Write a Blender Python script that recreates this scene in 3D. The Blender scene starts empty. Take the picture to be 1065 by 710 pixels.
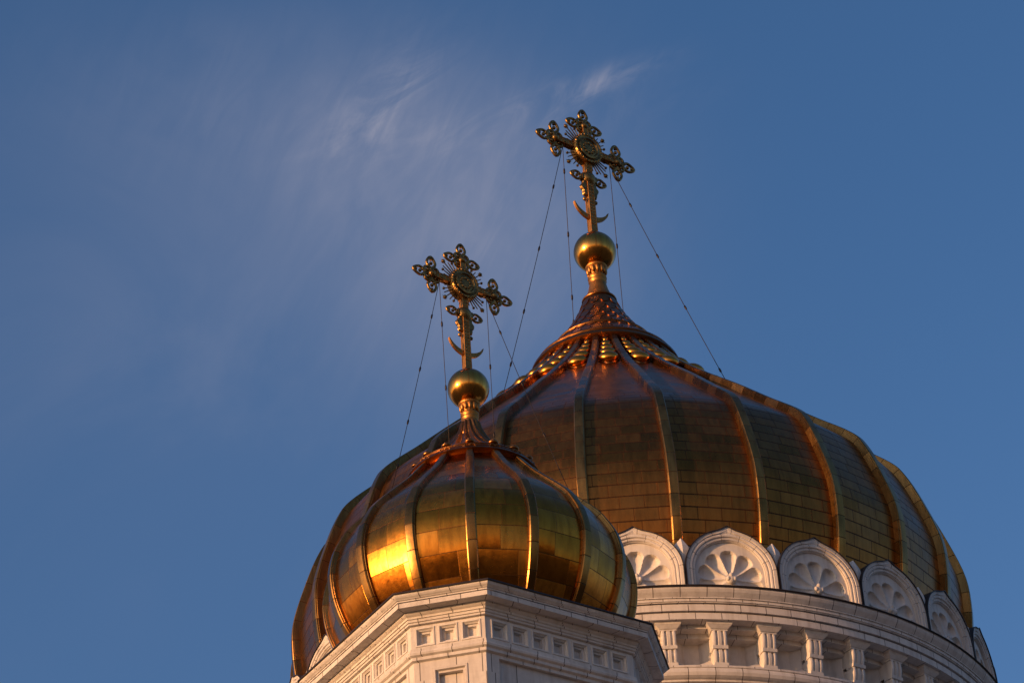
import bpy, math, random
from math import sin, cos, pi, radians as R, sqrt, atan2, hypot, floor, exp
from mathutils import Vector, Matrix

random.seed(7)
C = bpy.context.scene
COL = C.collection

# ------------------------------------------------------------------ camera
YAW, PIT, ROL = -0.0396, 0.622, -0.067
fw = Vector((sin(YAW)*cos(PIT), cos(YAW)*cos(PIT), sin(PIT)))
r0 = Vector((cos(YAW), -sin(YAW), 0)); u0 = r0.cross(fw)
rv = r0*cos(ROL) + u0*sin(ROL); uv_ = -r0*sin(ROL) + u0*cos(ROL)
cd = bpy.data.cameras.new('camera'); cam = bpy.data.objects.new('camera', cd); COL.objects.link(cam)
cam.matrix_world = Matrix(((rv.x, uv_.x, -fw.x, 0), (rv.y, uv_.y, -fw.y, -109.99), (rv.z, uv_.z, -fw.z, 0), (0, 0, 0, 1)))
cd.sensor_width = 36; cd.lens = 36*2924.63/1065; cd.clip_end = 20000; cd.clip_start = 1
C.camera = cam

# ------------------------------------------------------------------ light
SUN_AZ, SUN_EL = R(-54.6), R(6.5)          # azimuth measured from the side facing the camera
sd = Vector((sin(SUN_AZ)*cos(SUN_EL), -cos(SUN_AZ)*cos(SUN_EL), sin(SUN_EL)))
sl = bpy.data.lights.new('sun', 'SUN'); sun = bpy.data.objects.new('sun', sl); COL.objects.link(sun)
sun.rotation_euler = sd.to_track_quat('Z', 'Y').to_euler()
sl.energy = 3.5; sl.angle = R(0.5); sl.color = (1.0, 0.495, 0.20)

w = bpy.data.worlds.new('World'); C.world = w; w.use_nodes = True
nt = w.node_tree; nt.nodes.clear()
def N(t, **k):
    n = nt.nodes.new(t)
    for a, b in k.items(): setattr(n, a, b)
    return n
out = N('ShaderNodeOutputWorld'); bg = N('ShaderNodeBackground')
sky = N('ShaderNodeTexSky', sky_type='NISHITA', sun_disc=False, sun_elevation=SUN_EL,
        sun_rotation=atan2(sd.x, sd.y), altitude=150, air_density=1.0, dust_density=3.0, ozone_density=4.1)
bg.inputs['Strength'].default_value = 0.15
# thin cirrus high over the domes, laid out by direction in the sky
def wm(op, a, b=None, c=None):
    n = N('ShaderNodeMath', operation=op)
    for i, v in enumerate((a, b, c)):
        if v is None: continue
        if isinstance(v, (int, float)): n.inputs[i].default_value = v
        else: nt.links.new(v, n.inputs[i])
    return n.outputs[0]
tc = N('ShaderNodeTexCoord')
def skydir(px, py):
    d = fw + rv*((px-532.5)/2924.63) - uv_*((py-355)/2924.63)
    return d.normalized()
def dotv(v):
    n = N('ShaderNodeVectorMath', operation='DOT_PRODUCT'); nt.links.new(tc.outputs['Generated'], n.inputs[0]); n.inputs[1].default_value = v
    return n.outputs['Value']
sx = Vector((cos(YAW), -sin(YAW), 0)); sy = sx.cross(skydir(480, 170)); c0s = skydir(480, 170)
A_ = dotv(sx); B_ = dotv(sy)
A_ = wm('SUBTRACT', A_, sx.dot(c0s)); B_ = wm('SUBTRACT', B_, sy.dot(c0s))
cmb = N('ShaderNodeCombineXYZ'); nt.links.new(A_, cmb.inputs[0]); nt.links.new(B_, cmb.inputs[1])
def noise(scale, sxy, rot, detail, dist, rough=.55):
    # turn first, then squash across the fibres: they run at the angle rot (0 = to the right)
    tr = N('ShaderNodeMapping'); nt.links.new(cmb.outputs[0], tr.inputs[0]); tr.inputs['Rotation'].default_value = (0, 0, -rot)
    mp = N('ShaderNodeMapping'); nt.links.new(tr.outputs[0], mp.inputs[0]); mp.inputs['Scale'].default_value = (sxy[0], sxy[1], 1)
    n = N('ShaderNodeTexNoise'); n.inputs['Scale'].default_value = scale; n.inputs['Detail'].default_value = detail
    n.inputs['Roughness'].default_value = rough; n.inputs['Distortion'].default_value = dist
    nt.links.new(mp.outputs[0], n.inputs['Vector']); return n.outputs['Fac']
def smooth(v, a, b):
    n = N('ShaderNodeMapRange', interpolation_type='SMOOTHSTEP'); nt.links.new(v, n.inputs[0])
    n.inputs[1].default_value = a; n.inputs[2].default_value = b; return n.outputs[0]
def blob(cx, cy, rx, ry, rot=0):
    a = wm('SUBTRACT', A_, cx); b = wm('SUBTRACT', B_, cy)
    x = wm('ADD', wm('MULTIPLY', a, cos(rot)/rx), wm('MULTIPLY', b, sin(rot)/rx))
    y = wm('ADD', wm('MULTIPLY', a, -sin(rot)/ry), wm('MULTIPLY', b, cos(rot)/ry))
    d = wm('ADD', wm('MULTIPLY', x, x), wm('MULTIPLY', y, y))
    return wm('POWER', 2.718, wm('MULTIPLY', d, -1))
soft = noise(9, (1, 1), 0.5, 5, .8)
wisp = noise(26, (1, 3.0), 0.5, 7, 1.0, .62)
fibre = smooth(noise(22, (1, 3.6), 1.05, 7, .9, .6), .3, .75)
veil = wm('MULTIPLY', wm('ADD', blob(.0, -.026, .05, .05, -.6), wm('MULTIPLY', blob(-.05, .02, .075, .03, -.2), .55)), wm('ADD', wm('ADD', wm('MULTIPLY', soft, .4), .14), wm('MULTIPLY', fibre, .16)))
wfine = wm('MULTIPLY', smooth(wisp, .34, .72), wm('ADD', .5, wm('MULTIPLY', fibre, .6)))
streak = wm('MULTIPLY', wm('ADD', wm('ADD', wm('MULTIPLY', blob(-.026, .023, .026, .010, .75), 1.0), wm('MULTIPLY', blob(.046, .0245, .024, .0042, .24), 1.15)), wm('MULTIPLY', blob(.01, .012, .05, .008, .1), .55)), wfine)
wide = wm('MULTIPLY', blob(-.09, -.05, .11, .10, .3), wm('ADD', wm('MULTIPLY', smooth(soft, .35, .75), .13), .06))
fac = wm('MINIMUM', wm('ADD', wm('ADD', wm('MULTIPLY', veil, .85), wm('MULTIPLY', streak, .47)), wide), 1.0)
# warm evening haze low in the sky, strongest on the sun's side
zc_h = wm('MAXIMUM', dotv((0, 0, 1)), 0.0)
hz_f = wm('MULTIPLY', wm('POWER', 2.718, wm('MULTIPLY', zc_h, -1/.18)), wm('ADD', .13, wm('MULTIPLY', wm('MAXIMUM', wm('ADD', dotv((sin(SUN_AZ), -cos(SUN_AZ), 0)), .1), 0.0), .8)))
hz = N('ShaderNodeMixRGB', blend_type='ADD'); nt.links.new(hz_f, hz.inputs[0]); nt.links.new(sky.outputs[0], hz.inputs[1]); hz.inputs[2].default_value = (6.4, 2.7, .5, 1)
mix = N('ShaderNodeMixRGB'); nt.links.new(fac, mix.inputs[0]); nt.links.new(hz.outputs[0], mix.inputs[1])
mix.inputs[2].default_value = (1.55, 1.55, 1.95, 1)
CLOUD = mix
nt.links.new(mix.outputs[0], bg.inputs['Color']); nt.links.new(bg.outputs[0], out.inputs[0])

C.view_settings.view_transform = 'Standard'; C.view_settings.look = 'None'
C.view_settings.exposure = 0.55; C.view_settings.gamma = 1.0; C.view_settings.use_curve_mapping = False
C.render.engine = 'CYCLES'
C.cycles.max_bounces = 8; C.cycles.glossy_bounces = 5; C.cycles.diffuse_bounces = 4
C.cycles.sample_clamp_indirect = 6.0
C.cycles.use_denoising = True

# ------------------------------------------------------------------ materials
class Mat:
    def __init__(s, name):
        s.m = bpy.data.materials.new(name); s.m.use_nodes = True; s.t = s.m.node_tree
        s.b = s.t.nodes['Principled BSDF']
    def n(s, t, **k):
        x = s.t.nodes.new(t)
        for a, b in k.items(): setattr(x, a, b)
        return x
    def put(s, sock, v):
        if hasattr(v, 'is_output'): s.t.links.new(v, sock)
        else: sock.default_value = (*v, 1) if sock.type == 'RGBA' and len(v) == 3 else v
    def math(s, op, a, b=None, c=None):
        x = s.n('ShaderNodeMath', operation=op)
        for i, v in enumerate((a, b, c)):
            if v is not None: s.put(x.inputs[i], v)
        return x.outputs[0]
    def set(s, **k):
        for a, v in k.items(): s.put(s.b.inputs[a.replace('_', ' ')], v)
    def noise(s, vec, scale, detail=4, rough=.55, dist=0):
        x = s.n('ShaderNodeTexNoise'); s.put(x.inputs['Vector'], vec); x.inputs['Scale'].default_value = scale
        x.inputs['Detail'].default_value = detail; x.inputs['Roughness'].default_value = rough; x.inputs['Distortion'].default_value = dist
        return x.outputs['Fac']
    def ramp(s, v, pts):
        x = s.n('ShaderNodeValToRGB'); s.put(x.inputs[0], v); e = x.color_ramp.elements
        while len(e) < len(pts): e.new(.5)
        for i, (p, c) in enumerate(pts): e[i].position = p; e[i].color = (*c, 1)
        return x.outputs[0]
    def rng(s, v, a, b, c, d):
        x = s.n('ShaderNodeMapRange'); s.put(x.inputs[0], v)
        for i, q in enumerate((a, b, c, d)): x.inputs[i+1].default_value = q
        return x.outputs[0]
    def mixc(s, f, a, b, mode='MIX'):
        x = s.n('ShaderNodeMixRGB', blend_type=mode); s.put(x.inputs[0], f); s.put(x.inputs[1], a); s.put(x.inputs[2], b); return x.outputs[0]
    def bump(s, h, st, dist, nrm=None):
        x = s.n('ShaderNodeBump'); s.put(x.inputs['Height'], h); x.inputs['Strength'].default_value = st; x.inputs['Distance'].default_value = dist
        if nrm is not None: s.put(x.inputs['Normal'], nrm)
        return x.outputs[0]
    def obj(s): return s.n('ShaderNodeTexCoord').outputs['Object']
    def mapped(s, vec, sc):
        x = s.n('ShaderNodeMapping'); s.put(x.inputs[0], vec); x.inputs['Scale'].default_value = sc; return x.outputs[0]

def plates(name, bw, bh, tilt, rough, cols, seam=.02, jitter=.5, rvar=.12, stain=.5, vmax=1e4, tint=.55):
    """gilded sheet cut in plates: each plate has its own tone, gloss and slight tilt; UV in metres"""
    M = Mat(name)
    uv = M.n('ShaderNodeUVMap'); sp = M.n('ShaderNodeSeparateXYZ'); M.put(sp.inputs[0], uv.outputs[0])
    u, v = sp.outputs[0], sp.outputs[1]
    vv = M.math('DIVIDE', v, bh); row = M.math('FLOOR', vv); fv = M.math('SUBTRACT', vv, row)
    wr = M.n('ShaderNodeTexWhiteNoise', noise_dimensions='1D'); M.put(wr.inputs['W'], row)
    uu = M.math('ADD', M.math('DIVIDE', u, bw), M.math('ADD', M.math('MULTIPLY', row, .5), M.math('MULTIPLY', wr.outputs['Value'], jitter)))
    colm = M.math('FLOOR', uu); fu = M.math('SUBTRACT', uu, colm)
    cb = M.n('ShaderNodeCombineXYZ'); M.put(cb.inputs[0], colm); M.put(cb.inputs[1], row)
    wn = M.n('ShaderNodeTexWhiteNoise', noise_dimensions='2D'); M.put(wn.inputs['Vector'], cb.outputs[0])
    rnd = wn.outputs['Value']; rc = wn.outputs['Color']
    du = M.math('MULTIPLY', M.math('MINIMUM', fu, M.math('SUBTRACT', 1.0, fu)), bw)
    dv = M.math('MULTIPLY', M.math('MINIMUM', fv, M.math('SUBTRACT', 1.0, fv)), bh)
    # vertical joints are finer than the horizontal laps
    sm = M.math('MAXIMUM', M.math('MULTIPLY', M.math('LESS_THAN', du, seam*.75), .7), M.math('LESS_THAN', dv, seam))
    sm = M.math('MULTIPLY', sm, M.math('LESS_THAN', v, vmax))
    ob = M.obj()
    n1 = M.noise(ob, .9, 5, .6, .3); n2 = M.noise(ob, 7, 4, .6)
    streak = M.noise(M.mapped(ob, (3, 3, .35)), 1.6, 4, .6)
    base = M.ramp(M.math('ADD', M.math('MULTIPLY', rnd, tint), M.math('MULTIPLY', n1, 1-tint)), [(0.15, cols[0]), (.5, cols[1]), (.85, cols[2])])
    base = M.mixc(M.math('MULTIPLY', M.rng(streak, .42, .68, 0, 1), stain), base, cols[3])
    base = M.mixc(M.math('MULTIPLY', sm, .84), base, (.035, .02, .012, 1))
    rg = M.math('ADD', M.math('ADD', rough, M.math('MULTIPLY', M.math('SUBTRACT', rnd, .5), rvar)), M.math('MULTIPLY', M.math('SUBTRACT', n2, .5), .16))
    rg = M.math('ADD', rg, M.math('MULTIPLY', sm, .25))
    ge = M.n('ShaderNodeNewGeometry')
    off = M.n('ShaderNodeVectorMath', operation='SUBTRACT'); M.put(off.inputs[0], rc); off.inputs[1].default_value = (.5, .5, .5)
    scl = M.n('ShaderNodeVectorMath', operation='SCALE'); M.put(scl.inputs[0], off.outputs[0]); scl.inputs['Scale'].default_value = tilt
    add = M.n('ShaderNodeVectorMath', operation='ADD'); M.put(add.inputs[0], ge.outputs['Normal']); M.put(add.inputs[1], scl.outputs[0])
    nz = M.n('ShaderNodeVectorMath', operation='NORMALIZE'); M.put(nz.inputs[0], add.outputs[0])
    h = M.math('SUBTRACT', M.math('MULTIPLY', M.noise(ob, 1.7, 3, .5), .5), M.math('MULTIPLY', sm, .25))
    M.set(Base_Color=base, Metallic=1.0, Roughness=rg, Normal=M.bump(h, .35, .06, nz.outputs[0]))
    return M.m

GOLD = ((.42, .20, .045), (.62, .33, .085), (.78, .46, .14), (.20, .085, .03))
m_panel_big = plates('gilded_plates_weathered', 1.0, .56, .06, .33, ((.27, .10, .020), (.33, .122, .025), (.40, .155, .034), (.14, .05, .012)), .029, .6, .10, .5, 12.6, .35)
m_panel_small = plates('gilded_plates', 1.45, .88, .11, .24, ((.44, .148, .015), (.60, .208, .022), (.78, .30, .04), (.28, .085, .011)), .014, .7, .16, .55)
m_rib = plates('gilded_rib_sheet', 3.0, 1.0, .12, .29, ((.24, .115, .030), (.33, .162, .043), (.44, .225, .062), (.13, .058, .018)), .016, 0, .14, .5)

def gold(name, col, rough, patina=0.0, scale=6, bump=.0, streaks=False):
    M = Mat(name); ob = M.obj()
    n = M.noise(ob, scale, 5, .6); base = M.mixc(M.rng(n, .42, .68, 0, patina), (*col, 1), (.06, .035, .018, 1))
    rg = M.math('ADD', rough, M.math('MULTIPLY', M.math('SUBTRACT', n, .5), .2))
    M.set(Base_Color=base, Metallic=1.0, Roughness=rg)
    if bump: M.set(Normal=M.bump(M.noise(ob, scale*2.2, 3, .5), bump, .05))
    if streaks:
        uv = M.n('ShaderNodeUVMap'); x = M.noise(M.mapped(uv.outputs[0], (9, .6, 1)), 3, 3, .6)
        M.set(Roughness=M.rng(x, .3, .7, rough-.06, rough+.16), Base_Color=M.mixc(M.rng(x, .4, .65, 0, .7), (*col, 1), (.28, .11, .025, 1)))
        M.set(Normal=M.bump(x, .15, .05))
    return M.m
m_orb = gold('polished_gold', (.66, .31, .06), .16, streaks=True)
m_filigree = gold('tarnished_filigree_gold', (.36, .20, .06), .36, .8, 5, .5)
m_shaft = gold('worn_gilding', (.46, .21, .055), .47, .5, 4, .2)
m_cap = gold('dark_copper_gilding', (.29, .12, .036), .33, .5, 3, .25)
m_bead = gold('bright_gilding', (.68, .27, .04), .28, .2, 4)
m_chain = gold('dark_chain_metal', (.035, .03, .026), .5, .3, 8)

def stone(name, joint=True, tone=(.62, .58, .535)):
    M = Mat(name); ob = M.obj()
    n1 = M.noise(ob, .6, 5, .6); n2 = M.noise(ob, 5, 5, .65)
    st = M.noise(M.mapped(ob, (2.4, 2.4, .3)), 1.3, 4, .6)
    base = M.ramp(M.math('ADD', M.math('MULTIPLY', n1, .6), M.math('MULTIPLY', n2, .4)), [(.3, tuple(c*.84 for c in tone)), (.5, tone), (.7, tuple(min(.85, c*1.07) for c in tone))])
    base = M.mixc(M.rng(st, .48, .74, 0, .45), base, (.25, .205, .17, 1))
    h = n2
    if joint:
        uv = M.n('ShaderNodeUVMap'); sp = M.n('ShaderNodeSeparateXYZ'); M.put(sp.inputs[0], uv.outputs[0])
        row = M.math('FLOOR', sp.outputs[1]); wr = M.n('ShaderNodeTexWhiteNoise', noise_dimensions='1D'); M.put(wr.inputs['W'], row)
        uu = M.math('ADD', M.math('DIVIDE', sp.outputs[0], 1.06), wr.outputs['Value'])
        cl = M.math('FLOOR', uu); f = M.math('SUBTRACT', uu, cl)
        d = M.math('MINIMUM', f, M.math('SUBTRACT', 1.0, f)); sm = M.math('LESS_THAN', d, .014)
        cb = M.n('ShaderNodeCombineXYZ'); M.put(cb.inputs[0], cl); M.put(cb.inputs[1], row)
        wn = M.n('ShaderNodeTexWhiteNoise', noise_dimensions='2D'); M.put(wn.inputs['Vector'], cb.outputs[0])
        base = M.mixc(M.math('MULTIPLY', wn.outputs['Value'], .20), base, (.38, .32, .28, 1))
        base = M.mixc(M.math('MULTIPLY', sm, .9), base, (.06, .045, .04, 1))
        h = M.math('SUBTRACT', M.math('MULTIPLY', n2, .4), sm)
    M.set(Base_Color=base, Roughness=.72, Normal=M.bump(h, .25, .02), Specular_IOR_Level=.3)
    return M.m
m_stone = stone('white_stone_with_joints'); m_carved = stone('white_stone_carved', False)
def plain(name, col, rough, metal=0, var=.3, sc=1.5):
    M = Mat(name); n = M.noise(M.obj(), sc, 5, .6)
    M.set(Base_Color=M.ramp(n, [(.3, tuple(c*(1-var) for c in col)), (.7, tuple(c*(1+var) for c in col))]), Roughness=rough, Metallic=metal); return M.m
m_flash = plain('dark_sheet_metal', (.045, .036, .034), .55, .6)
m_roof = plain('grey_roof_metal', (.16, .15, .14), .5, .5)
m_ground = plain('asphalt_and_paving', (.055, .05, .045), .9, 0, .35, .08)
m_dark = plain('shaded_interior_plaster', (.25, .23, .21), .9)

# ------------------------------------------------------------------ mesh building
class MB:
    def __init__(s): s.v = []; s.f = []; s.uv = []; s.sm = []
    def add(s, vs, fs, uvs=None, smooth=True):
        o = len(s.v); s.v += [tuple(v) for v in vs]
        for f in fs:
            s.f.append([o+i for i in f]); s.sm.append(smooth)
            s.uv.append([uvs[i] for i in f] if uvs else [(.5, .5)]*len(f))
    def grid(s, P, UV=None, closed_u=False, smooth=True):
        """P[i][j] grid of points"""
        n, m = len(P), len(P[0]); fs = []
        for i in range(n-1):
            for j in range(m-1 + (1 if closed_u else 0)):
                k = (j+1) % m; fs.append((i*m+j, i*m+k, (i+1)*m+k, (i+1)*m+j))
        s.add([p for r in P for p in r], fs, [q for r in UV for q in r] if UV else None, smooth)
    def box(s, c, d, rot=None, smooth=False):
        vs = [Vector((sx_*d[0]/2, sy_*d[1]/2, sz*d[2]/2)) for sx_ in (-1, 1) for sy_ in (-1, 1) for sz in (-1, 1)]
        if rot: vs = [rot @ v for v in vs]
        vs = [v + Vector(c) for v in vs]
        s.add(vs, [(0, 1, 3, 2), (4, 6, 7, 5), (0, 4, 5, 1), (2, 3, 7, 6), (0, 2, 6, 4), (1, 5, 7, 3)], None, smooth)
    def frustum(s, z0, a0, b0, z1, a1, b1, cy0=0, cy1=0, cx=0):
        """rectangular frustum: half sizes a (x), b (y)"""
        vs = []
        for z, a, b, cy in ((z0, a0, b0, cy0), (z1, a1, b1, cy1)):
            vs += [(cx-a, cy-b, z), (cx+a, cy-b, z), (cx+a, cy+b, z), (cx-a, cy+b, z)]
        s.add(vs, [(3, 2, 1, 0), (4, 5, 6, 7), (0, 1, 5, 4), (1, 2, 6, 5), (2, 3, 7, 6), (3, 0, 4, 7)], None, False)
    def lathe(s, prof, n=48, a0=0, a1=2*pi, uR=1.0, course=None, c=(0, 0), smooth=True):
        full = abs(a1-a0-2*pi) < 1e-6; P = []; U = []; L = 0
        for k, (r, z) in enumerate(prof):
            if k: L += hypot(r-prof[k-1][0], z-prof[k-1][1])
            row = []; ur = []
            for j in range(n+1):
                a = a0+(a1-a0)*j/n; row.append((c[0]+r*sin(a), c[1]-r*cos(a), z)); ur.append((a*uR, (course[k] if course else L)))
            P.append(row); U.append(ur)
        s.grid(P, U, False, smooth)
    def tube(s, pts, rad, n=8, closed=False, taper=None, caps=True):
        pts = [Vector(p) for p in pts]; m = len(pts); P = []
        up = None
        for i, p in enumerate(pts):
            if closed: t = pts[(i+1) % m]-pts[i-1]
            else: t = pts[min(i+1, m-1)]-pts[max(i-1, 0)]
            t.normalize()
            if up is None:
                up = Vector((0, 1, 0)) if abs(t.y) < .9 else Vector((1, 0, 0))
            x = t.cross(up).normalized(); up = x.cross(t).normalized()
            rr = rad*(taper[i] if taper else 1)
            P.append([p + x*rr*cos(2*pi*k/n) + up*rr*sin(2*pi*k/n) for k in range(n)])
        if closed: P.append(P[0])
        s.grid(P, None, True)
        if caps and not closed:
            o = len(s.v); 
            s.add(P[0], [tuple(range(n))[::-1]]); s.add(P[-1], [tuple(range(n))])
    def sphere(s, c, r, sc=(1, 1, 1), n=16, m=10, uvs=False):
        P = []; U = []
        for i in range(m+1):
            t = pi*i/m-pi/2
            P.append([(c[0]+r*sc[0]*cos(t)*cos(2*pi*k/n), c[1]+r*sc[1]*cos(t)*sin(2*pi*k/n), c[2]+r*sc[2]*sin(t)) for k in range(n+1)])
            U.append([(k/n, i/m) for k in range(n+1)])
        s.grid(P, U)
    def build(s, name, mat, parent=None, auto=None):
        me = bpy.data.meshes.new(name); me.from_pydata(s.v, [], s.f); me.materials.append(mat)
        lay = me.uv_layers.new(name='UVMap'); i = 0
        buf = [x for f in s.uv for q in f for x in q]
        lay.data.foreach_set('uv', buf)
        me.polygons.foreach_set('use_smooth', s.sm)
        if auto is not None: me.set_sharp_from_angle(angle=auto)
        me.update()
        o = bpy.data.objects.new(name, me); COL.objects.link(o)
        if parent: o.parent = parent
        return o
def empty(name, loc=(0, 0, 0), rz=0, **k):
    o = bpy.data.objects.new(name, None); COL.objects.link(o); o.location = loc; o.rotation_euler = (0, 0, rz); o.empty_display_size = 1
    for a, b in k.items(): o[a] = b
    return o
def cp(o, parent, rz=None, loc=None):
    c = o.copy(); COL.objects.link(c); c.parent = parent
    if rz is not None: c.rotation_euler = (0, 0, rz)
    if loc is not None: c.location = loc
    for ch in o.children: cp(ch, c)
    return c
def spline(zs, rs, n):
    """catmull-rom through (r, z) control points"""
    P = list(zip(rs, zs)); P = [(2*P[0][0]-P[1][0], 2*P[0][1]-P[1][1])]+P+[(2*P[-1][0]-P[-2][0], 2*P[-1][1]-P[-2][1])]
    out_ = []; m = len(P)-3
    for i in range(n+1):
        T = m*i/n; k = min(int(T), m-1); t = T-k; a, b, c, d = P[k:k+4]
        out_.append(tuple(.5*(2*b[q]+(c[q]-a[q])*t+(2*a[q]-5*b[q]+4*c[q]-d[q])*t*t+(3*b[q]-a[q]-3*c[q]+d[q])*t**3) for q in (0, 1)))
    return out_
def offset_prof(prof, d):
    o = []
    for i, (r, z) in enumerate(prof):
        a = prof[max(i-1, 0)]; b = prof[min(i+1, len(prof)-1)]
        tr, tz = b[0]-a[0], b[1]-a[1]; l = hypot(tr, tz) or 1
        o.append((r-d*tz/l, z+d*tr/l))
    return o

# ------------------------------------------------------------------ ground
g = MB(); S = 9000
g.add([(-S, -S, -1.7), (S, -S, -1.7), (S, S, -1.7), (-S, S, -1.7)], [(0, 1, 2, 3)], None, False)
o = g.build('ground', m_ground); o['kind'] = 'structure'

# ------------------------------------------------------------------ domes
def dome(parent, prof_out, ngore, phase, rib_h, m_panel, rib_w0, rib_w1, flat, uvscale=1.0):
    """panels between the ribs are one shell; every rib is a child of its own"""
    inner = offset_prof(prof_out, rib_h*.8)
    L = [0]
    for i in range(1, len(inner)): L.append(L[-1]+hypot(inner[i][0]-inner[i-1][0], inner[i][1]-inner[i-1][1]))
    da = 2*pi/ngore; mb = MB(); K = 10
    rmax = max(r for r, z in inner)
    for q in range(ngore):
        ac = phase+(q+.5)*da; P = []; U = []
        for (r, z), l in zip(inner, L):
            row = []; ur = []
            for j in range(K+1):
                t = (j/K-.5)*da
                rr = r*((1-flat) + flat*cos(da/2)/cos(t))
                row.append((rr*sin(ac+t), -rr*cos(ac+t), z)); ur.append((t*(r*.6+rmax*.4)+q*61.0, l))
            P.append(row); U.append(ur)
        mb.grid(P, U)
    shell = mb.build('dome', m_panel, parent)
    # one rib, pointing at azimuth 0
    rb = MB(); P = []; U = []; Lr = 0
    for i, (r, z) in enumerate(prof_out):
        if i: Lr += hypot(r-prof_out[i-1][0], z-prof_out[i-1][1])
        a = prof_out[max(i-1, 0)]; b = prof_out[min(i+1, len(prof_out)-1)]
        tr, tz = b[0]-a[0], b[1]-a[1]; l = hypot(tr, tz); nr, nz = tz/l, -tr/l
        wd = rib_w1+(rib_w0-rib_w1)*min(1, r/rmax)
        sec = [(-wd/2-.02, -rib_h*1.5), (-wd/2-.02, -.10), (-wd/2, -.09), (-wd/2, -.04), (-wd/2+.03, -.008), (0, 0), (wd/2-.03, -.008), (wd/2, -.04), (wd/2, -.09), (wd/2+.02, -.10), (wd/2+.02, -rib_h*1.5)]
        P.append([(x, -(r+nr*d), z+nz*d) for x, d in sec]); U.append([(.5+x, Lr) for x, d in sec])
    rb.grid(P, U); rb.add(P[0], [tuple(range(len(P[0])))], None, False); rb.add(P[-1], [tuple(range(len(P[0])))[::-1]], None, False)
    rib = rb.build('rib', m_rib, shell, R(35))
    for q in range(ngore):
        x = rib if q == 0 else cp(rib, shell)
        x.rotation_euler = (0, 0, phase+q*da)
    return shell, inner

# ================================================================== THE LARGE TOWER
ROT = .66                                  # the church's axes
NG = 26                                    # gables and ribs
PHI = .0320; DA = 2*pi/NG; PHB = .0333+R(15)/4
big = empty('domed_tower', (0, 0, 36.0), 0, label='large round white stone tower under the broad ribbed golden dome, behind the small tower', category='tower')
# parts are modelled in world height, then hung under the tower's base
def hang(o, root):
    o.parent = root; o.location = -root.location; return o

zs = [55.3, 56.3, 57.6, 59, 60.5, 62, 64, 65.5, 66.4, 68, 70, 72, 74, 75.5, 76.7]
rs = [13.75, 14.2, 14.68, 15.02, 15.18, 15.12, 14.55, 13.98, 13.38, 11.7, 9.65, 7.5, 5.5, 4.15, 3.3]
big_prof = spline(zs, rs, 60)
shell, inner = dome(None, big_prof, NG, PHI+DA/2, .42, m_panel_big, .39, .25, .6)
hang(shell, big)
ZC = 55.30
# collar ring and ogee cap above the panels
cap = MB()
capz = [76.35, 76.45, 76.62, 76.75, 76.9, 77.0, 77.12, 77.25]
ring_prof = [(3.25, 76.2), (3.5, 76.28), (3.62, 76.42), (3.58, 76.58), (3.42, 76.66), (3.38, 76.74), (3.42, 76.82), (3.36, 76.92), (3.15, 76.98)]
cap.lathe(ring_prof, 96); col_ = cap.build('collar', m_cap, None, R(50)); hang(col_, shell); col_.parent = shell; col_.location = (0, 0, 0)
cap = MB()
og = spline([76.9, 77.6, 78.3, 79.1, 79.9, 80.8], [3.15, 2.62, 2.08, 1.55, 1.12, .78], 30)
cap.lathe(og, 64)
for (zz, rr, th) in ((78.0, 2.33, .07), (77.1, 3.03, .06), (80.8, .80, .06)):
    cap.tube([(rr*sin(2*pi*k/64), -rr*cos(2*pi*k/64), zz) for k in range(64)], th, 8, True)
# overlapping scales on the ogee
for lev, (f, cnt) in enumerate(((.06, 40), (.16, 36), (.30, 30), (.42, 26), (.54, 22), (.66, 18), (.78, 14), (.9, 12))):
    r, z = og[int(f*30)]; r2, z2 = og[min(30, int(f*30)+3)]
    for k in range(cnt):
        a = 2*pi*(k+.5*(lev % 2))/cnt; wdt = 2*pi*r/cnt*.46
        e_r = Vector((sin(a), -cos(a), 0)); e_t = Vector((cos(a), sin(a), 0)); sl_ = Vector((e_r.x*(r2-r), e_r.y*(r2-r), z2-z)).normalized(); nn = e_t.cross(sl_); nn = nn if nn.dot(e_r) > 0 else -nn
        c = e_r*r+Vector((0, 0, z))
        ring = [c+nn*.03+(e_t*cos(t)+sl_*sin(t)*1.25)*wdt for t in [pi+pi*i/6 for i in range(7)]]
        back = [c+sl_*wdt*.9+e_t*wdt, c+sl_*wdt*.9-e_t*wdt]
        vs = ring+back; cap.add(vs, [tuple(range(9))], None, False)
        low = [p-nn*.1 for p in ring]; cap.grid([ring, low], None, False, False)
c_ = cap.build('dome_cap', m_cap, shell, R(40))
# stacked gilded lobes between the ribs
lb = MB()
s_in = offset_prof(big_prof, .24)
def on_prof(zv, pr):
    for i in range(len(pr)-1):
        if pr[i][1] <= zv <= pr[i+1][1]:
            t = (zv-pr[i][1])/(pr[i+1][1]-pr[i][1]); return pr[i][0]+t*(pr[i+1][0]-pr[i][0]), atan2(pr[i+1][0]-pr[i][0], pr[i+1][1]-pr[i][1])
    return pr[-1][0], 0
for k, zv in enumerate((76.0, 75.5, 74.9, 74.15, 73.25)):
    r, sl_ = on_prof(zv, s_in); wd = .15+.078*k
    ez = Vector((0, -sin(sl_), cos(sl_))).normalized(); en = Vector((0, -cos(sl_), -sin(sl_)))
    P = []
    for i in range(9):
        t = pi*i/8-pi/2; row = []
        for j in range(17):
            p = 2*pi*j/16; x = cos(t)*cos(p)*wd; y = cos(t)*sin(p)*(wd*.75+.1) ; n_ = sin(t)*wd*.62
            q = Vector((0, -r, zv))+Vector((x, 0, 0))+ez*(y - .15*n_)+en*n_; q = q+en*.08; row.append(q)
        P.append(row)
    lb.grid(P)
lobe = lb.build('scale_ornament', m_bead, shell)
for k in range(NG):
    x = lobe if k == 0 else cp(lobe, shell); x.rotation_euler = (0, 0, PHI+k*DA)
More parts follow.
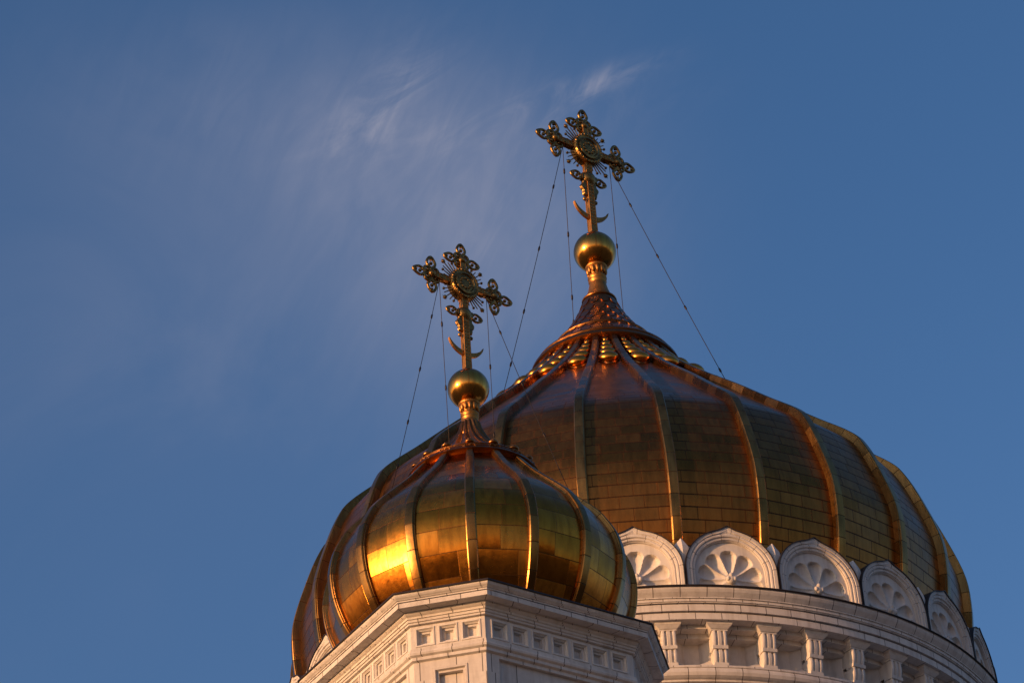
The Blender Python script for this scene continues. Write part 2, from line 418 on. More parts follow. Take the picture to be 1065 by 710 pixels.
lb = MB()                                  # dark cups that hold the lobes
P = []
for i in range(13):
    f = i/12; zv = 76.15-f*3.35; r, sl_ = on_prof(zv, s_in); wd = (.2+.40*f)*(1 if f < .85 else sqrt(max(0.02, 1-((f-.85)/.15)**2)))
    P.append([(wd*cos(pi*j/8), -(r-.3+.36*sin(pi*j/8)*min(1, wd/.3)), zv) for j in range(9)])
lb.grid(P); cup = lb.build('ornament_bed', m_cap, shell)
for k in range(NG):
    x = cup if k == 0 else cp(cup, shell); x.rotation_euler = (0, 0, PHI+k*DA)

# ---- cornice
def z_(d): return ZC-d
cor = [(15.05, ZC+.02, 0), (16.0, z_(0), 0), (16.0, z_(.05), 0), (15.985, z_(.14), 0), (15.93, z_(.24), 0), (15.85, z_(.33), 0), (15.79, z_(.40), 0), (15.79, z_(.44), 1), (15.74, z_(.44), 1), (15.74, z_(.56), 1), (15.70, z_(.56), 1), (15.70, z_(.60), 1),
       (15.36, z_(.60), 2), (15.36, z_(.645), 2), (15.64, z_(.64), 2), (15.64, z_(.92), 2), (15.30, z_(.92), 3), (15.30, z_(.98), 3), (15.56, z_(.97), 3), (15.56, z_(1.25), 3), (15.1, z_(1.25), 4), (15.1, z_(1.42), 4), (14.7, z_(1.42), 5), (14.7, z_(1.62), 5), (14.0, z_(1.62), 6)]
cm = MB()
segs = []
for i in range(len(cor)-1):                 # every band keeps hard edges
    a, b = cor[i], cor[i+1]
    cm.lathe([(a[0], a[1]), (b[0], b[1])], 192, uR=16.0, course=[b[2]+.5+i*10, b[2]+.5+i*10] if i not in (2, 3, 4, 5) else [20.5, 20.5])
cor_o = cm.build('cornice', m_stone, None); hang(cor_o, big)
fm = MB(); fm.lathe([(15.0, ZC+.03), (16.05, ZC+.012), (16.08, ZC-.03), (16.04, ZC-.07), (15.99, ZC-.03)], 192)
f_ = fm.build('flashing', m_flash, cor_o, R(40))
# ---- niche wall between brackets: splayed sides, sloping sill, plain wall below
wm_ = MB(); nb = 48; db = 2*pi/nb
def pol(r, a, z): return (r*sin(a), -r*cos(a), z)
for k in range(nb):
    a = PHB+k*db                             # bracket azimuth
    ring = [(14.5, a+.0), (14.5, a+.0215), (14.18, a+db/2-.021), (14.18, a+db/2+.021), (14.5, a+db-.0215), (14.5, a+db)]
    zt, zb = z_(1.55), z_(2.5)
    for i in range(5):
        (ra, aa), (rb_, ab) = ring[i], ring[i+1]
        for (s0, s1, cs) in ((0, .42, 0), (.42, 1, 1)):
            za, zb2 = zt+(zb-zt)*s0, zt+(zb-zt)*s1
            wm_.add([pol(ra, aa, zb2), pol(rb_, ab, zb2), pol(rb_, ab, za), pol(ra, aa, za)], [(0, 1, 2, 3)], [(aa*15, cs+.5+200), (ab*15, cs+.5+200), (ab*15, cs+.5+200), (aa*15, cs+.5+200)], False)
    # sloping sill
    wm_.add([pol(14.98, aa_, z_(2.98)) for aa_ in (a, a+db/4, a+db/2, a+3*db/4, a+db)]+[pol(14.5, a, zb), pol(14.5, a+.0215, zb), pol(14.18, a+db/2-.021, zb), pol(14.18, a+db/2+.021, zb), pol(14.5, a+db-.0215, zb), pol(14.5, a+db, zb)],
            [(0, 1, 6, 5), (1, 2, 7, 6), (2, 8, 7), (2, 3, 9, 8), (3, 4, 10, 9)], None, False)
nich = wm_.build('bracket_frieze', m_carved, None); hang(nich, big)
wl = MB()
low = [(14.9, z_(2.95)), (15.06, z_(2.98)), (15.06, z_(3.06)), (15.02, z_(3.08)), (15.08, z_(3.16)), (15.09, z_(3.28)), (15.04, z_(3.4)), (14.95, z_(3.46)), (14.86, z_(3.5)), (14.86, z_(3.58)), (14.72, z_(3.6))]
for i in range(len(low)-1): wl.lathe([low[i], low[i+1]], 192, uR=15, course=[300.5, 300.5] if i not in (0, 1) else [301.5, 301.5])
zc_ = z_(3.6); c_i = 310
while zc_ > 37:                              # ashlar courses with open bed joints
    wl.lathe([(14.72, zc_), (14.72, zc_-.74)], 192, uR=15, course=[c_i+.5, c_i+.5]); wl.lathe([(14.72, zc_-.74), (14.69, zc_-.745), (14.69, zc_-.765), (14.72, zc_-.77)], 192, uR=0)
    zc_ -= .77; c_i += 1
dw = wl.build('drum_wall', m_stone, None); hang(dw, big)
# ---- scroll brackets
bk = MB(); y0 = -15.0
T = z_(1.25)
bk.frustum(T-.10, .50, .36, T-.003, .52, .40, y0-.02, y0-.02)          # abacus
bk.frustum(T-.24, .34, .24, T-.10, .49, .35, y0-.02, y0-.02)           # flared cap
bk.frustum(T-.30, .33, .22, T-.24, .33, .23, y0, y0)
# the body narrows in depth downwards (upper scroll, waist band, lower scroll)
def body(zt, zb, d0, d1, hw):
    n = 8; P = []
    for i in range(n+1):
        f = i/n; z = zt+(zb-zt)*f; d = d0+(d1-d0)*f+.05*sin(pi*f)
        P.append([(-hw, y0+.6, z), (-hw, y0-d, z), (-hw+.05, y0-d-.02, z), (-hw*.62, y0-d-.02, z), (-hw*.55, y0-d+.05, z), (-hw*.30, y0-d+.05, z), (-hw*.2, y0-d-.015, z), (hw*.2, y0-d-.015, z), (hw*.30, y0-d+.05, z), (hw*.55, y0-d+.05, z), (hw*.62, y0-d-.02, z), (hw-.05, y0-d-.02, z), (hw, y0-d, z), (hw, y0+.6, z)])
    bk.grid(P, None, False, False)
body(T-.30, T-.93, .20, .12, .28)
bk.frustum(T-1.06, .30, .22, T-.93, .30, .24, y0+.05, y0+.04)
body(T-1.06, T-1.62, .10, .02, .27)
bk.frustum(T-1.74, .29, .16, T-1.62, .28, .18, y0+.1, y0+.1)
bkt = bk.build('bracket', m_carved, None); 
for k in range(48):
    x = bkt if k == 0 else cp(bkt, None)
    x.rotation_euler = (0, 0, PHB+k*db); hang(x, big)

# ---- kokoshnik gables: stilted archivolt, ogee tip, shell carved in the tympanum
GS = .935; RK = 15.55; ZK = 56.28; zb_ = ZC+.05
km = MB()
def ogee(th): return 1+.095*max(0, 1-abs(th)/R(15))**1.8
ringp = [(1.97, .62), (1.97, 0), (1.83, -.0), (1.815, .05), (1.80, .05), (1.75, .02), (1.69, .035), (1.665, .10), (1.645, .10), (1.60, .075), (1.555, .09), (1.535, .15), (1.51, .15), (1.495, .23)]
ringp = [(a*GS, b) for a, b in ringp]
ths = [-pi/2+pi*i/56 for i in range(57)]
def arcpts(rho, y, og_):
    pts = [(-rho, y, zb_)]
    for t in ths:
        q = rho*(ogee(t) if og_ else 1); pts.append((q*sin(t), y, ZK+q*cos(t)))
    pts.append((rho, y, zb_)); return pts
for i in range(len(ringp)-1):
    (ra, ya), (rb_, yb) = ringp[i], ringp[i+1]
    A = arcpts(ra, -RK+ya, i <= 2); B = arcpts(rb_, -RK+yb, i+1 <= 2)
    ncell = 9; U1 = [(j/ (len(A)-1)*7.0*1.06+.3, 400.5+ (0 if i < 3 else 1)) for j in range(len(A))]
    km.grid([A, B], [U1, U1] if i in (1, 2, 3, 4, 5, 6, 7, 8, 9, 10) else None, False, i in (4, 5, 8, 9))
gab = km.build('gable', m_stone, None)
tm = MB()                                   # tympanum with scooped petals
NX, NZ = 84, 76; P = []
pet = [(R(a), 1.02) for a in (0, 38, -38, 74, -74, 106, -106)]
def depth(x, z):
    zz = z-(ZK-.30); d = 0
    for a, rc_ in pet:
        ux = x*cos(a)-zz*sin(a); uz = x*sin(a)+zz*cos(a)       # along the petal
        t = (uz-.24)/1.16
        if t <= 0 or t >= 1.0: continue
        hw = .40*(t**.6)*(1 if t < .72 else sqrt(max(0, 1-((t-.72)/.28)**2))) 
        if hw < 1e-3: continue
        q = abs(ux)/hw
        if q < 1: d = max(d, .22*(min(1, t*1.6)**.6)*(1-q*q)**.55)
    return d
for i in range(NZ+1):
    row = []
    for j in range(NX+1):
        z = zb_+(ZK+1.5*GS-zb_)*i/NZ
        hw = 1.5*GS if z <= ZK else sqrt(max(0, (1.5*GS)**2-(z-ZK)**2))
        x = -hw+2*hw*j/NX
        row.append((x, -RK+.232+depth(x/GS, ZK+(z-ZK)/GS), z))
    P.append(row)
tm.grid(P); tm.sphere((0, -RK+.2, ZK-.30), .2, (1, .8, 1), 12, 8)
for s_ in (-1, 0, 1): tm.sphere((s_*.13, -RK+.12, ZK-.28+(.14 if s_ == 0 else -.02)), .09, (1, 1, 1.2), 10, 6)
shl = tm.build('shell_relief', m_carved, gab, R(55))
fl = MB()                                   # dark sheet over the arch
A = arcpts(1.995*GS, -RK-.05, True); B = arcpts(1.995*GS, -RK+.70, True); A2 = arcpts(1.955*GS, -RK-.05, True)
fl.grid([A2, A, B]); fl.build('gable_flashing', m_flash, gab, R(40))
for k in range(NG):
    x = gab if k == 0 else cp(gab, None); x.rotation_euler = (0, 0, PHI+k*DA); hang(x, big)
pn = MB()                                   # pointed leaf block between two gables
rp = RK/cos(DA/2)-.24
hs = [(55.4, .30, .2), (56.75, .34, .2), (57.15, .50, .3), (57.38, .42, .26), (57.75, .04, .05)]
P = []
for z, a, b in hs: P.append([(-a, -rp+.15, z), (-a*.55, -rp-b*.35, z), (0, -rp-b*.7, z), (a*.55, -rp-b*.35, z), (a, -rp+.15, z), (0, -rp+.6, z)])
pn.grid(P, None, True, False)
pin = pn.build('pinnacle', m_carved, None)
for k in range(NG):
    x = pin if k == 0 else cp(pin, None); x.rotation_euler = (0, 0, PHI+(k+.5)*DA); hang(x, big)
fl = MB(); fl.lathe([(16.0, ZC+.02), (14.0, ZC+.3)], 96); fl.lathe([(14.9, ZC-.3), (13.6, 55.9)], 96)
x = fl.build('drum_roof', m_flash, None); hang(x, big)
# ---- church body far below (reflected in the gilding)
cb = MB(); Rz = Matrix.Rotation(ROT, 3, 'Z')
for (c, d) in (((0, 0, 15.15), (62, 36, 33.7)), ((0, 0, 15.0), (36, 62, 33.4)), ((0, 0, 17.0), (46, 46, 37.4))): cb.box(Rz @ Vector(c), d, Rz)
x = cb.build('church_body', m_carved, None); hang(x, big)
rf = MB(); rf.lathe([(14.6, 37.2), (23, 35.75)], 64); y = rf.build('church_roof', m_roof, None); hang(y, x); y.parent = big; y.location = (0, 0, -36)

# ================================================================== THE SMALL TOWER
CX, CY = -5.183, -23.438; ZT = 47.94; BETA = -.2176+.0711
W8, C8 = 5.558, 3.296                      # half width, half length of the wide faces at the cornice lip
KS = .90
SX, SY = CX*KS, -109.99+(CY+109.99)*KS
sm_t = empty('bell_tower', (SX, SY, 36.0*KS), 0, label='smaller angular white belfry tower under the bulbous shiny gold dome, front left', category='tower')
sm_t.scale = (KS, KS, KS)
def hs_(o): o.parent = sm_t; o.location = (0, 0, -36); return o
def octa(off, z):
    """eight corners, face order: chamfer facing the camera first"""
    w_ = W8+off; d_ = (W8+C8)/sqrt(2)+off      # wide face distance, chamfer face distance
    out_ = []
    for k in range(8):
        a1 = BETA-pi/4+k*pi/4; a2 = a1+pi/4     # normals of neighbouring faces
        d1 = w_ if k % 2 == 0 else d_; d2 = d_ if k % 2 == 0 else w_
        n1 = (sin(a1), -cos(a1)); n2 = (sin(a2), -cos(a2)); det = n1[0]*n2[1]-n1[1]*n2[0]
        out_.append(((d1*n2[1]-d2*n1[1])/det, (n1[0]*d2-n2[0]*d1)/det, z))
    return out_
def oct_band(mb, prof, course0):
    for i in range(len(prof)-1):
        A = octa(prof[i][0], prof[i][1]); B = octa(prof[i+1][0], prof[i+1][1]); u = 0
        for k in range(8):
            q = (k+1) % 8; l = (Vector(A[q])-Vector(A[k])).length
            mb.add([B[k], B[q], A[q], A[k]], [(0, 1, 2, 3)], [(u, course0+.5), (u+l, course0+.5), (u+l, course0+.5), (u, course0+.5)], False); u += l
def t_(d): return ZT-d
cm = MB()
cyma = [(0, t_(.0)), (0, t_(.03)), (-.012, t_(.08)), (-.05, t_(.13)), (-.10, t_(.165)), (-.12, t_(.19))]
oct_band(cm, [(-1.2, ZT+.02), (0, ZT)], 499); oct_band(cm, cyma, 500)
oct_band(cm, [(-.12, t_(.19)), (-.16, t_(.20)), (-.16, t_(.25)), (-.30, t_(.255)), (-.30, t_(.285))], 501)
oct_band(cm, [(-.30, t_(.285)), (-.17, t_(.285)), (-.17, t_(.46))], 502)
oct_band(cm, [(-.17, t_(.46)), (-.52, t_(.46)), (-.52, t_(.52))], 503)
oct_band(cm, [(-.52, t_(.52)), (-.56, t_(.56)), (-.62, t_(.60)), (-.62, t_(.68))], 504)
oct_band(cm, [(-.62, t_(.68)), (-.66, t_(.68)), (-.66, t_(.78)), (-.70, t_(.78)), (-.70, t_(.86)), (-.79, t_(.88))], 505)
ct = cm.build('cornice', m_stone); hs_(ct)
fm = MB(); oct_band(fm, [(-1.2, ZT+.045), (.05, ZT+.03), (.06, ZT-.025), (0.004, ZT-.03)], 0)
x = fm.build('flashing', m_flash, ct)
fm = MB(); oct_band(fm, [(.05, ZT+.03), (-2.4, ZT+.4)], 0); x = fm.build('cornice_roof', m_roof); hs_(x)
# frieze of sunk square coffers
FT, FB = t_(.86), t_(1.76)
fr = MB(); cells = []
A = octa(-.80, 0)
for k in range(8):
    p, q = Vector(A[k]), Vector(A[(k+1) % 8]); L = (q-p).length; e = (q-p)/L; nrm = Vector((e.y, -e.x, 0))
    n = 7 if L > 3 else 3; sp = .80 if n == 7 else .79; x0 = L/2-sp*n/2; hw, hz0, hz1 = .275, FT-.16, FB+.14
    def pt(u, z, d=0): return p+e*u+nrm*d+Vector((0, 0, z))
    def quad(u0, u1, z0, z1): fr.add([pt(u0, z0), pt(u1, z0), pt(u1, z1), pt(u0, z1)], [(0, 1, 2, 3)], None, False)
    edges = [0]+[v for i in range(n) for v in (x0+sp*(i+.5)-hw, x0+sp*(i+.5)+hw)]+[L]
    for i in range(0, len(edges), 2): quad(edges[i], edges[i+1], FB, FT)
    for i in range(n):
        quad(edges[2*i+1], edges[2*i+2], FB, hz1); quad(edges[2*i+1], edges[2*i+2], hz0, FT)
        cells.append((pt(edges[2*i+1]+hw, (hz0+hz1)/2), atan2(e.y, e.x), k))
x = fr.build('coffer_frieze', m_carved); hs_(x); frz = x
cf = MB()
hx, hz = .275, (FT-.16-FB-.14)/2
lev = [(0, 0), (0, .0), (.035, .05), (.05, .05), (.05, .11), (.12, .13), (.12, .17), (.15, .25)]
prev = None
for ins, d in lev:
    rg_ = [(-hx+ins, d, -hz+ins), (hx-ins, d, -hz+ins), (hx-ins, d, hz-ins), (-hx+ins, d, hz-ins)]
    if prev: cf.grid([prev, rg_], None, True, False)
    prev = rg_
cf.add(prev, [(0, 1, 2, 3)], None, False)
# raised lip round the coffer
for (cx_, cz, dx, dz) in ((0, hz+.03, hx*2+.12, .05), (0, -hz-.03, hx*2+.12, .05), (-hx-.03, 0, .05, hz*2+.01), (hx+.03, 0, .05, hz*2+.01)): cf.box((cx_, -.012, cz), (dx, .03, dz))
c0_ = cf.build('coffer', m_carved)
for i, (p, a, k) in enumerate(cells):
    x = c0_ if i == 0 else cp(c0_, None); x.parent = sm_t; x.location = (p.x, p.y, p.z-36); x.rotation_euler = (0, 0, a)
cm = MB()
oct_band(cm, [(-.80, t_(.855)), (-.79, t_(.88))], 506)
oct_band(cm, [(-.79, t_(1.755)), (-.74, t_(1.76)), (-.74, t_(1.86)), (-.72, t_(1.87)), (-.70, t_(1.93)), (-.72, t_(2.0)), (-.80, t_(2.05))], 507)
oct_band(cm, [(-.80, t_(2.05)), (-.80, t_(2.16)), (-.90, t_(2.2))], 508)
x = cm.build('architrave', m_stone); hs_(x)
# walls: chamfers carry a framed sunk panel, wide faces a sunk field with the belfry arch
A = octa(-.90, 0); wl = MB(); fr_ = []
WT, WB = t_(2.19), 36.6
for k in range(8):
    p, q = Vector(A[k]), Vector(A[(k+1) % 8]); L = (q-p).length; e = (q-p)/L; nrm = Vector((e.y, -e.x, 0)); wide = L > 3
    def pt(u, z, d=0): return p+e*u-nrm*d+Vector((0, 0, z))
    def quad(u0, u1, z0, z1, d=0, c=0, j=True):
        n_ = max(1, int(round((z1-z0)/.72))) if j else 1
        for i in range(n_):
            a_, b_ = z0+(z1-z0)*i/n_, z0+(z1-z0)*(i+1)/n_
            wl.add([pt(u0, a_, d), pt(u1, a_, d), pt(u1, b_, d), pt(u0, b_, d)], [(0, 1, 2, 3)], [(u0, 600.5+i+c), (u1, 600.5+i+c), (u1, 600.5+i+c), (u0, 600.5+i+c)], False)
    def frame(u0, u1, z0, z1, d0, d1, wd):
        """sunk step: returns"""
        a = [pt(u0, z0, d0), pt(u1, z0, d0), pt(u1, z1, d0), pt(u0, z1, d0)]; b = [pt(u0+wd, z0+wd, d1), pt(u1-wd, z0+wd, d1), pt(u1-wd, z1-wd, d1), pt(u0+wd, z1-wd, d1)]
        wl.grid([a, b], None, True, False)
    if not wide:
        u0, u1, z1, z0 = L/2-.60, L/2+.60, WT-.30, 39.5
        quad(0, u0, WB, WT); quad(u1, L, WB, WT); quad(u0, u1, z1, WT, 0, 0, False); quad(u0, u1, WB, z0)
        frame(u0, u1, z0, z1, 0, .02, .0); frame(u0, u1, z0, z1, .02, -.03, .02); frame(u0+.02, u1-.02, z0+.02, z1-.02, -.03, -.03, .07); frame(u0+.09, u1-.09, z0+.09, z1-.09, -.03, .06, .03); frame(u0+.12, u1-.12, z0+.12, z1-.12, .06, .06, .07)
        frame(u0+.19, u1-.19, z0+.19, z1-.19, .06, .22, 0); quad(u0+.19, u1-.19, z0+.19, z1-.19, .22)
    else:
        u0, u1, z1 = .50, L-.50, WT-.13
        quad(0, u0, WB, WT); quad(u1, L, WB, WT); quad(u0, u1, z1, WT, 0, 0, False)
        a = [pt(u0, WB, 0), pt(u0, z1, 0), pt(u1, z1, 0), pt(u1, WB, 0)]; b = [pt(u0, WB, .14), pt(u0, z1, .14), pt(u1, z1, .14), pt(u1, WB, .14)]
        wl.grid([a, b], None, False, False)
        ra = 1.62; zc = 43.7; m = 28            # arch opening in the sunk field
        arc = [(L/2+ra*sin(t), zc+ra*cos(t)) for t in [-pi/2+pi*i/m for i in range(m+1)]]
        topz = z1
        for i in range(m):
            (ua, za), (ub, zb2) = arc[i], arc[i+1]
            wl.add([pt(ua, za, .14), pt(ub, zb2, .14), pt(ub, topz, .14), pt(ua, topz, .14)], [(0, 1, 2, 3)], None, False)
        quad(u0, L/2-ra, WB, topz, .14); quad(L/2+ra, u1, WB, topz, .14)
        def arcl(rho, d): return [pt(L/2-rho, WB, d)]+[pt(L/2+rho*sin(t), zc+rho*cos(t), d) for t in [-pi/2+pi*i/m for i in range(m+1)]]+[pt(L/2+rho, WB, d)]
        pr = [(1.60, .14), (1.60, .04), (1.50, .02), (1.48, .08), (1.36, .08), (1.33, .16), (1.22, .2), (1.2, 1.1)]
        for i in range(len(pr)-1): wl.grid([arcl(*pr[i]), arcl(*pr[i+1])], None, False, False)
x = wl.build('belfry_wall', m_stone); hs_(x)
it = MB(); oct_band(it, [(-2.05, WT), (-2.05, WB)], 0)
it2 = MB()
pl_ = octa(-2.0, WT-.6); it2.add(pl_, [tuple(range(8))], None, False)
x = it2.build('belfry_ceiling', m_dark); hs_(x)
# ---- small dome
zs = [47.6, 48.3, 49, 49.7, 50.4, 51.2, 52, 52.6, 53.2, 54, 54.8, 55.5, 56.1]
rs = [3.95, 4.62, 5.10, 5.40, 5.57, 5.62, 5.46, 5.18, 4.80, 4.05, 3.28, 2.70, 2.22]
sp_ = spline(zs, rs, 48)
shell2, inner2 = dome(None, sp_, 16, R(1.8), .21, m_panel_small, .33, .17, .75)
hs_(shell2)
dr = MB(); dr.lathe([(4.5, 48.3), (4.4, 47.9)], 64); x = dr.build('dome_drum', m_flash); hs_(x)
cl = MB()
cl.lathe([(2.1, 55.72), (2.42, 55.76), (2.50, 55.84), (2.46, 55.92), (2.36, 55.95), (2.40, 56.0), (2.34, 56.08), (2.28, 56.1), (2.31, 56.16), (2.22, 56.24), (1.9, 56.3)], 96)
x = cl.build('collar', m_cap, shell2, R(50))
cl = MB()                                   # spirally fluted cap
cpz = spline([56.2, 56.6, 57.1, 57.6, 58.1, 58.5], [2.0, 1.55, 1.08, .72, .47, .36], 40); P = []
for i, (r, z) in enumerate(cpz):
    P.append([((r*(1+.07*sin(16*a+i*.22)))*sin(a), -(r*(1+.07*sin(16*a+i*.22)))*cos(a), z) for a in [2*pi*j/192 for j in range(193)]])
cl.grid(P); x = cl.build('dome_cap', m_cap, shell2)
rsn = MB(); rsn.sphere((0, -2.2, 56.24), .2, (1, 1, .5), 16, 8); rsn.sphere((0, -2.24, 56.33), .09, (1, 1, .6), 10, 6)
for s_ in (-1, 1): rsn.tube([(s_*(.1+.1*cos(t)), -2.36-.03*sin(t), 55.98+.1*sin(t)) for t in [2*pi*i/14 for i in range(14)]], .022, 6, True)
ro = rsn.build('rosette', m_cap, shell2)
for k in range(16):
    x = ro if k == 0 else cp(ro, shell2); x.rotation_euler = (0, 0, R(1.8+22.5*k))

# ================================================================== THE CROSSES
def leaf_mesh(mb, base, ang, s=1.0):
    """openwork pointed loop in the xz plane, root at base, pointing along ang (0 = up)"""
    d = Vector((sin(ang), 0, cos(ang))); n = Vector((cos(ang), 0, -sin(ang))); b = Vector(base)
    pts = []
    for i in range(20):
        t = 2*pi*i/20; rr = .27*s; x = rr*sin(t)*(1-.12*cos(t)); y = -rr*cos(t)
        y = y*1.05 + (.17*s*max(0, -cos(t))**5)
        pts.append(b+d*(.27*s+y)+n*x)
    mb.tube(pts, .078*s, 8, True)
    mb.sphere(b+d*.28*s, .11*s, (1, .8, 1), 10, 6)
    tip = b+d*.70*s; mb.tube([b+d*.50*s, b+d*.62*s, tip+d*.06*s], .085*s, 8, False, [1, .7, .15])
    for q in (-1, 1): mb.sphere(b+d*.10*s+n*q*.17*s, .10*s, (1, .9, 1), 8, 6)
def finial(root, pos, ang, s):
    """boss of four rings with three openwork leaves"""
    mb = MB(); p = Vector(pos); d = Vector((sin(ang), 0, cos(ang))); n = Vector((cos(ang), 0, -sin(ang)))
    for q in range(4):
        a = ang+pi/4+q*pi/2; c = p+Vector((sin(a), 0, cos(a)))*.33*s
        mb.tube([c+(Vector((1, 0, 0))*cos(t)+Vector((0, 0, 1))*sin(t))*.21*s for t in [2*pi*i/14 for i in range(14)]], .085*s, 8, True)
        mb.sphere(c, .10*s, (1, 1.2, 1), 10, 6)
    mb.sphere(p, .25*s, (1, 1.1, 1), 14, 8)
    mb.tube([p-d*.62*s, p-d*.3*s], .16*s, 10)
    mb.sphere(p-d*.58*s, .21*s, (1, 1, 1), 12, 8)
    o = mb.build('finial', m_filigree, root)
    for a in (ang, ang+pi/2, ang-pi/2):
        lm = MB(); leaf_mesh(lm, p+Vector((sin(a), 0, cos(a)))*.44*s, a, s*.98); lm.build('leaf', m_filigree, o)
    return o
def chain(root, a, b, clamps=(.2, .42, .64, .85)):
    a, b = Vector(a), Vector(b); mb = MB(); L = (b-a).length
    pts = [a.lerp(b, i/24)-Vector((0, 0, .012*L*4*(i/24)*(1-i/24))) for i in range(25)]
    mb.tube(pts, .017, 6); o = mb.build('stay_chain', m_chain, root)
    for f in clamps:
        k = int(f*24); d = (pts[k+1]-pts[k]).normalized(); cm_ = MB()
        cm_.tube([pts[k]-d*.16, pts[k]-d*.08, pts[k]+d*.08, pts[k]+d*.16], .05, 8, False, [.4, 1, 1, .4]); cm_.build('turnbuckle', m_chain, o)
    return o
def cross(loc, s, az, label, anchors):
    root = empty('ornate_cross', loc, az, label=label, category='cross', group='gilded crosses on the domes')
    root.scale = (s, s, s)
    mb = MB(); mb.sphere((0, 0, 0), 1.05, (1, 1, .99), 64, 40)
    mb.build('orb', m_orb, root)
    mb = MB()
    mb.lathe([(.30, -2.75), (.62, -3.0), (.72, -3.04)] if False else [(.34, -.86), (.52, -.92), (.56, -.99), (.50, -1.04), (.44, -1.2), (.36, -1.45), (.37, -1.52), (.46, -1.57), (.47, -1.66), (.38, -1.71), (.44, -1.77), (.45, -1.86), (.38, -1.92), (.41, -1.98), (.43, -2.08), (.5, -2.4), (.64, -2.8), (.76, -3.06), (.6, -3.1)], 40)
    for k in range(12):
        a = 2*pi*k/12; mb.sphere((.42*sin(a), -.42*cos(a), -1.2), .11, (1, 1, 2.2), 8, 6)
    mb.build('neck', m_shaft, root)
    mb = MB()                                  # shaft: tapering box with moulded edges and rows of studs
    def bar(z0, z1, a0, a1, dp): mb.frustum(z0, a0, dp, z1, a1, dp)
    bar(.98, 7.9, .18, .15, .15)
    for sx_ in (-1, 1):
        for sy_ in (-1, 1): mb.tube([(sx_*.175, sy_*.14, 1.0), (sx_*.145, sy_*.14, 7.9)], .035, 6)
    for k in range(30):
        z = 1.7+k*.2
        for sx_ in (-1, 1): 
            for sy_ in (-1, 1): mb.sphere((sx_*.07, sy_*.15, z), .05, (1, .9, 1), 6, 4)
    mb.frustum(.95, .36, .33, 1.12, .26, .24)
    mb.build('shaft', m_shaft, root)
    ZX = 6.45
    mb = MB(); 
    mb.box((0, 0, ZX), (3.6, .28, .28))
    for sz in (-1, 1):
        for sy_ in (-1, 1): mb.tube([(-1.8, sy_*.14, ZX+sz*.15), (1.8, sy_*.14, ZX+sz*.15)], .035, 6)
    for k in range(17):
        x_ = -1.7+k*.2125
        for sz in (-1, 1): mb.sphere((x_, -.14, ZX+sz*.07), .05, (1, .9, 1), 6, 4)
    mb.build('crossbar', m_shaft, root)
    finial(root, (-1.92, 0, ZX), -pi/2, .97); finial(root, (1.92, 0, ZX), pi/2, .97); finial(root, (0, 0, ZX+1.58), 0, .94)
    mb = MB()                                  # medallion with stepped rings and a low relief
    def disc(y0, pr):
        P = []
        for rr, yy in pr: P.append([(rr*sin(2*pi*k/48), yy, ZX+rr*1.08*cos(2*pi*k/48)) for k in range(48)])
        mb.grid(P, None, True)
    disc(0, [(.80, .26), (.86, .2), (.86, -.2), (.82, -.29), (.74, -.31), (.68, -.25), (.62, -.25), (.60, -.33), (.52, -.35), (.46, -.28), (.3, -.3), (.001, -.32)])
    disc(0, [(.80, .26), (.5, .3), (.001, .32)])
    for k in range(10):
        a = 2*pi*k/10; mb.sphere((.3*sin(a), -.3, ZX+.3*cos(a)), .1, (1, .6, 1), 8, 6)
    for k in range(24):
        a = 2*pi*k/24; mb.sphere((.78*sin(a), -.28, ZX+.84*cos(a)), .07, (1, .8, 1), 6, 4)
    mb.build('medallion', m_filigree, root, R(50))
    for q in range(4):
        for i, (da_, l1, star) in enumerate(((-28, 1.2, 0), (-18, 1.34, 1), (-9, 1.45, 0), (0, 1.62, 2), (9, 1.45, 0), (18, 1.34, 1), (28, 1.2, 0))):
            a = R(45+90*q+da_); d = Vector((sin(a), 0, cos(a))); c = Vector((0, 0, ZX)); mb = MB()
            mb.tube([c+d*.8, c+d*l1], .032, 6, False, [1.3, .8])
            if star:
                mb.sphere(c+d*l1, .075+.035*(star-1), (1, 1, 1), 8, 6)
                if star == 2:
                    for t in range(5): 
                        aa = a+2*pi*t/5; mb.tube([c+d*l1, c+d*l1+Vector((sin(aa), 0, cos(aa)))*.17], .05, 5, False, [1, .1])
            mb.build('ray', m_filigree, root)
    # short lower bar, scalloped plate behind the shaft
    mb = MB(); mb.box((0, 0, 4.62), (.9, .3, .34)); mb.sphere((0, 0, 4.62), .42, (1, .75, 1), 16, 10)
    mb.build('lower_bar', m_filigree, root)
    for sx_ in (-1, 1):
        lm = MB(); leaf_mesh(lm, (sx_*.46, 0, 4.62), sx_*pi/2, .86); lm.build('leaf', m_filigree, root)
    mb = MB(); zp = 3.95; P = []
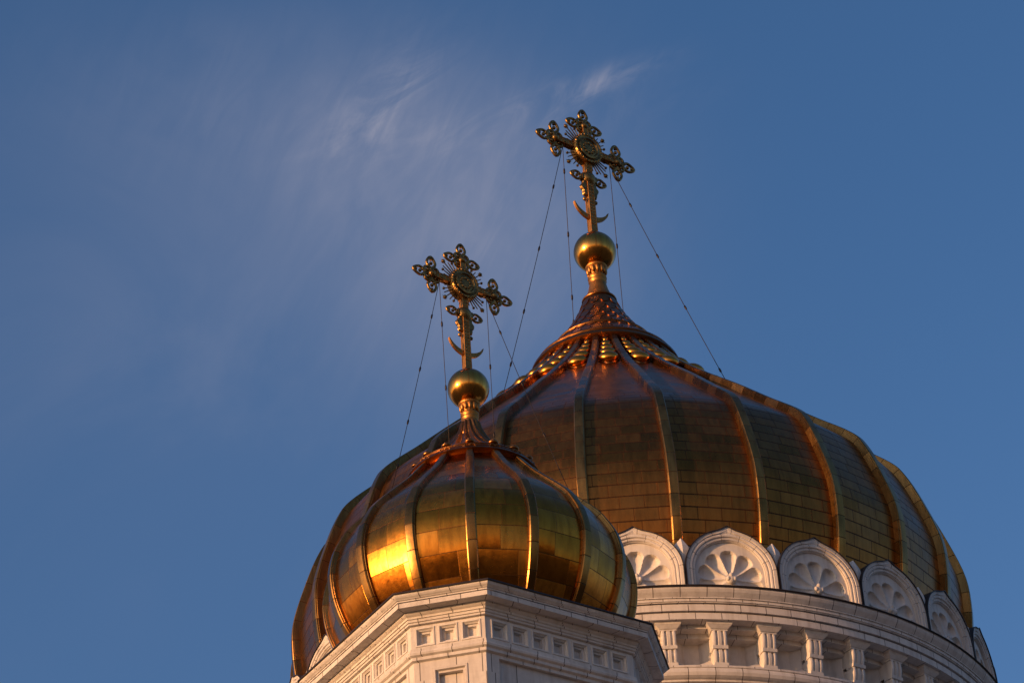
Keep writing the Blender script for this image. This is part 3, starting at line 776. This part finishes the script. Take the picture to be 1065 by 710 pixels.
    for rr, yy in ((.001, .12), (.5, .1), (.56, 0.02), (.5, -.1), (.001, -.12)):
        P.append([(rr*(1+.09*cos(8*a))*sin(a)*.95, yy, zp+rr*1.15*(1+.09*cos(8*a))*cos(a)) for a in [2*pi*k/64 for k in range(64)]])
    mb.grid(P, None, True)
    for q in (-1, 1): mb.sphere((q*.33, 0, zp-.72), .12, (1, .8, 1), 8, 6)
    mb.build('rosette_plate', m_filigree, root, R(50))
    mb = MB(); P = []                          # crescent
    for i in range(33):
        t = R(-72)+R(144)*i/32; f = max(0.0, cos(t*90/72)); th = .03+.24*f
        c = Vector((1.08*sin(t), 0, 3.12-1.02*cos(t))); n_ = Vector((sin(t), 0, -cos(t)))
        P.append([c+n_*th*.5+Vector((0, -.07, 0)), c+n_*th*.5+Vector((0, .07, 0)), c-n_*th*.5+Vector((0, .07, 0)), c-n_*th*.5+Vector((0, -.07, 0))])
    mb.grid(P, None, True, False); mb.build('crescent', m_shaft, root)
    inv = Matrix.Rotation(-az, 3, 'Z')
    for sx_, wpt, cl_ in anchors:
        b = inv @ ((Vector(wpt)-Vector(loc))/s)
        chain(root, (sx_*1.45, 0, ZX-.28), b, cl_)
    return root
def onp(pr, azd, z, c=(0, 0)):
    r, _ = on_prof(z, pr); return (c[0]+r*sin(R(azd)), c[1]-r*cos(R(azd)), z)
CR = .68
cross((0, 0, 83.82), 1.0, CR, 'larger golden cross, higher up on an orb above the broad dome, with four stay chains',
      [(-1, onp(big_prof, -62, 74.0), (.2, .45, .7, .9)), (-1, onp(big_prof, -160, 75.2), (.12, .3, .5, .62, .8)), (1, onp(big_prof, 84, 73.2), (.18, .4, .62, .85)), (1, onp(big_prof, 165, 75.2), (.3, .55, .8))])
def on2(azd, z):
    p = onp(sp_, azd, z); return (SX+p[0]*KS, SY+p[1]*KS, z*KS)
cross((SX, SY, 60.10*KS), .75*KS, CR, 'smaller golden cross, lower left on an orb above the bulbous near dome',
      [(-1, on2(-62, 54.8), (.2, .45, .7, .9)), (-1, on2(-160, 55.4), (.2, .45, .7)), (1, on2(84, 54.4), (.2, .45, .7)), (1, on2(165, 55.4), (.3, .6))])
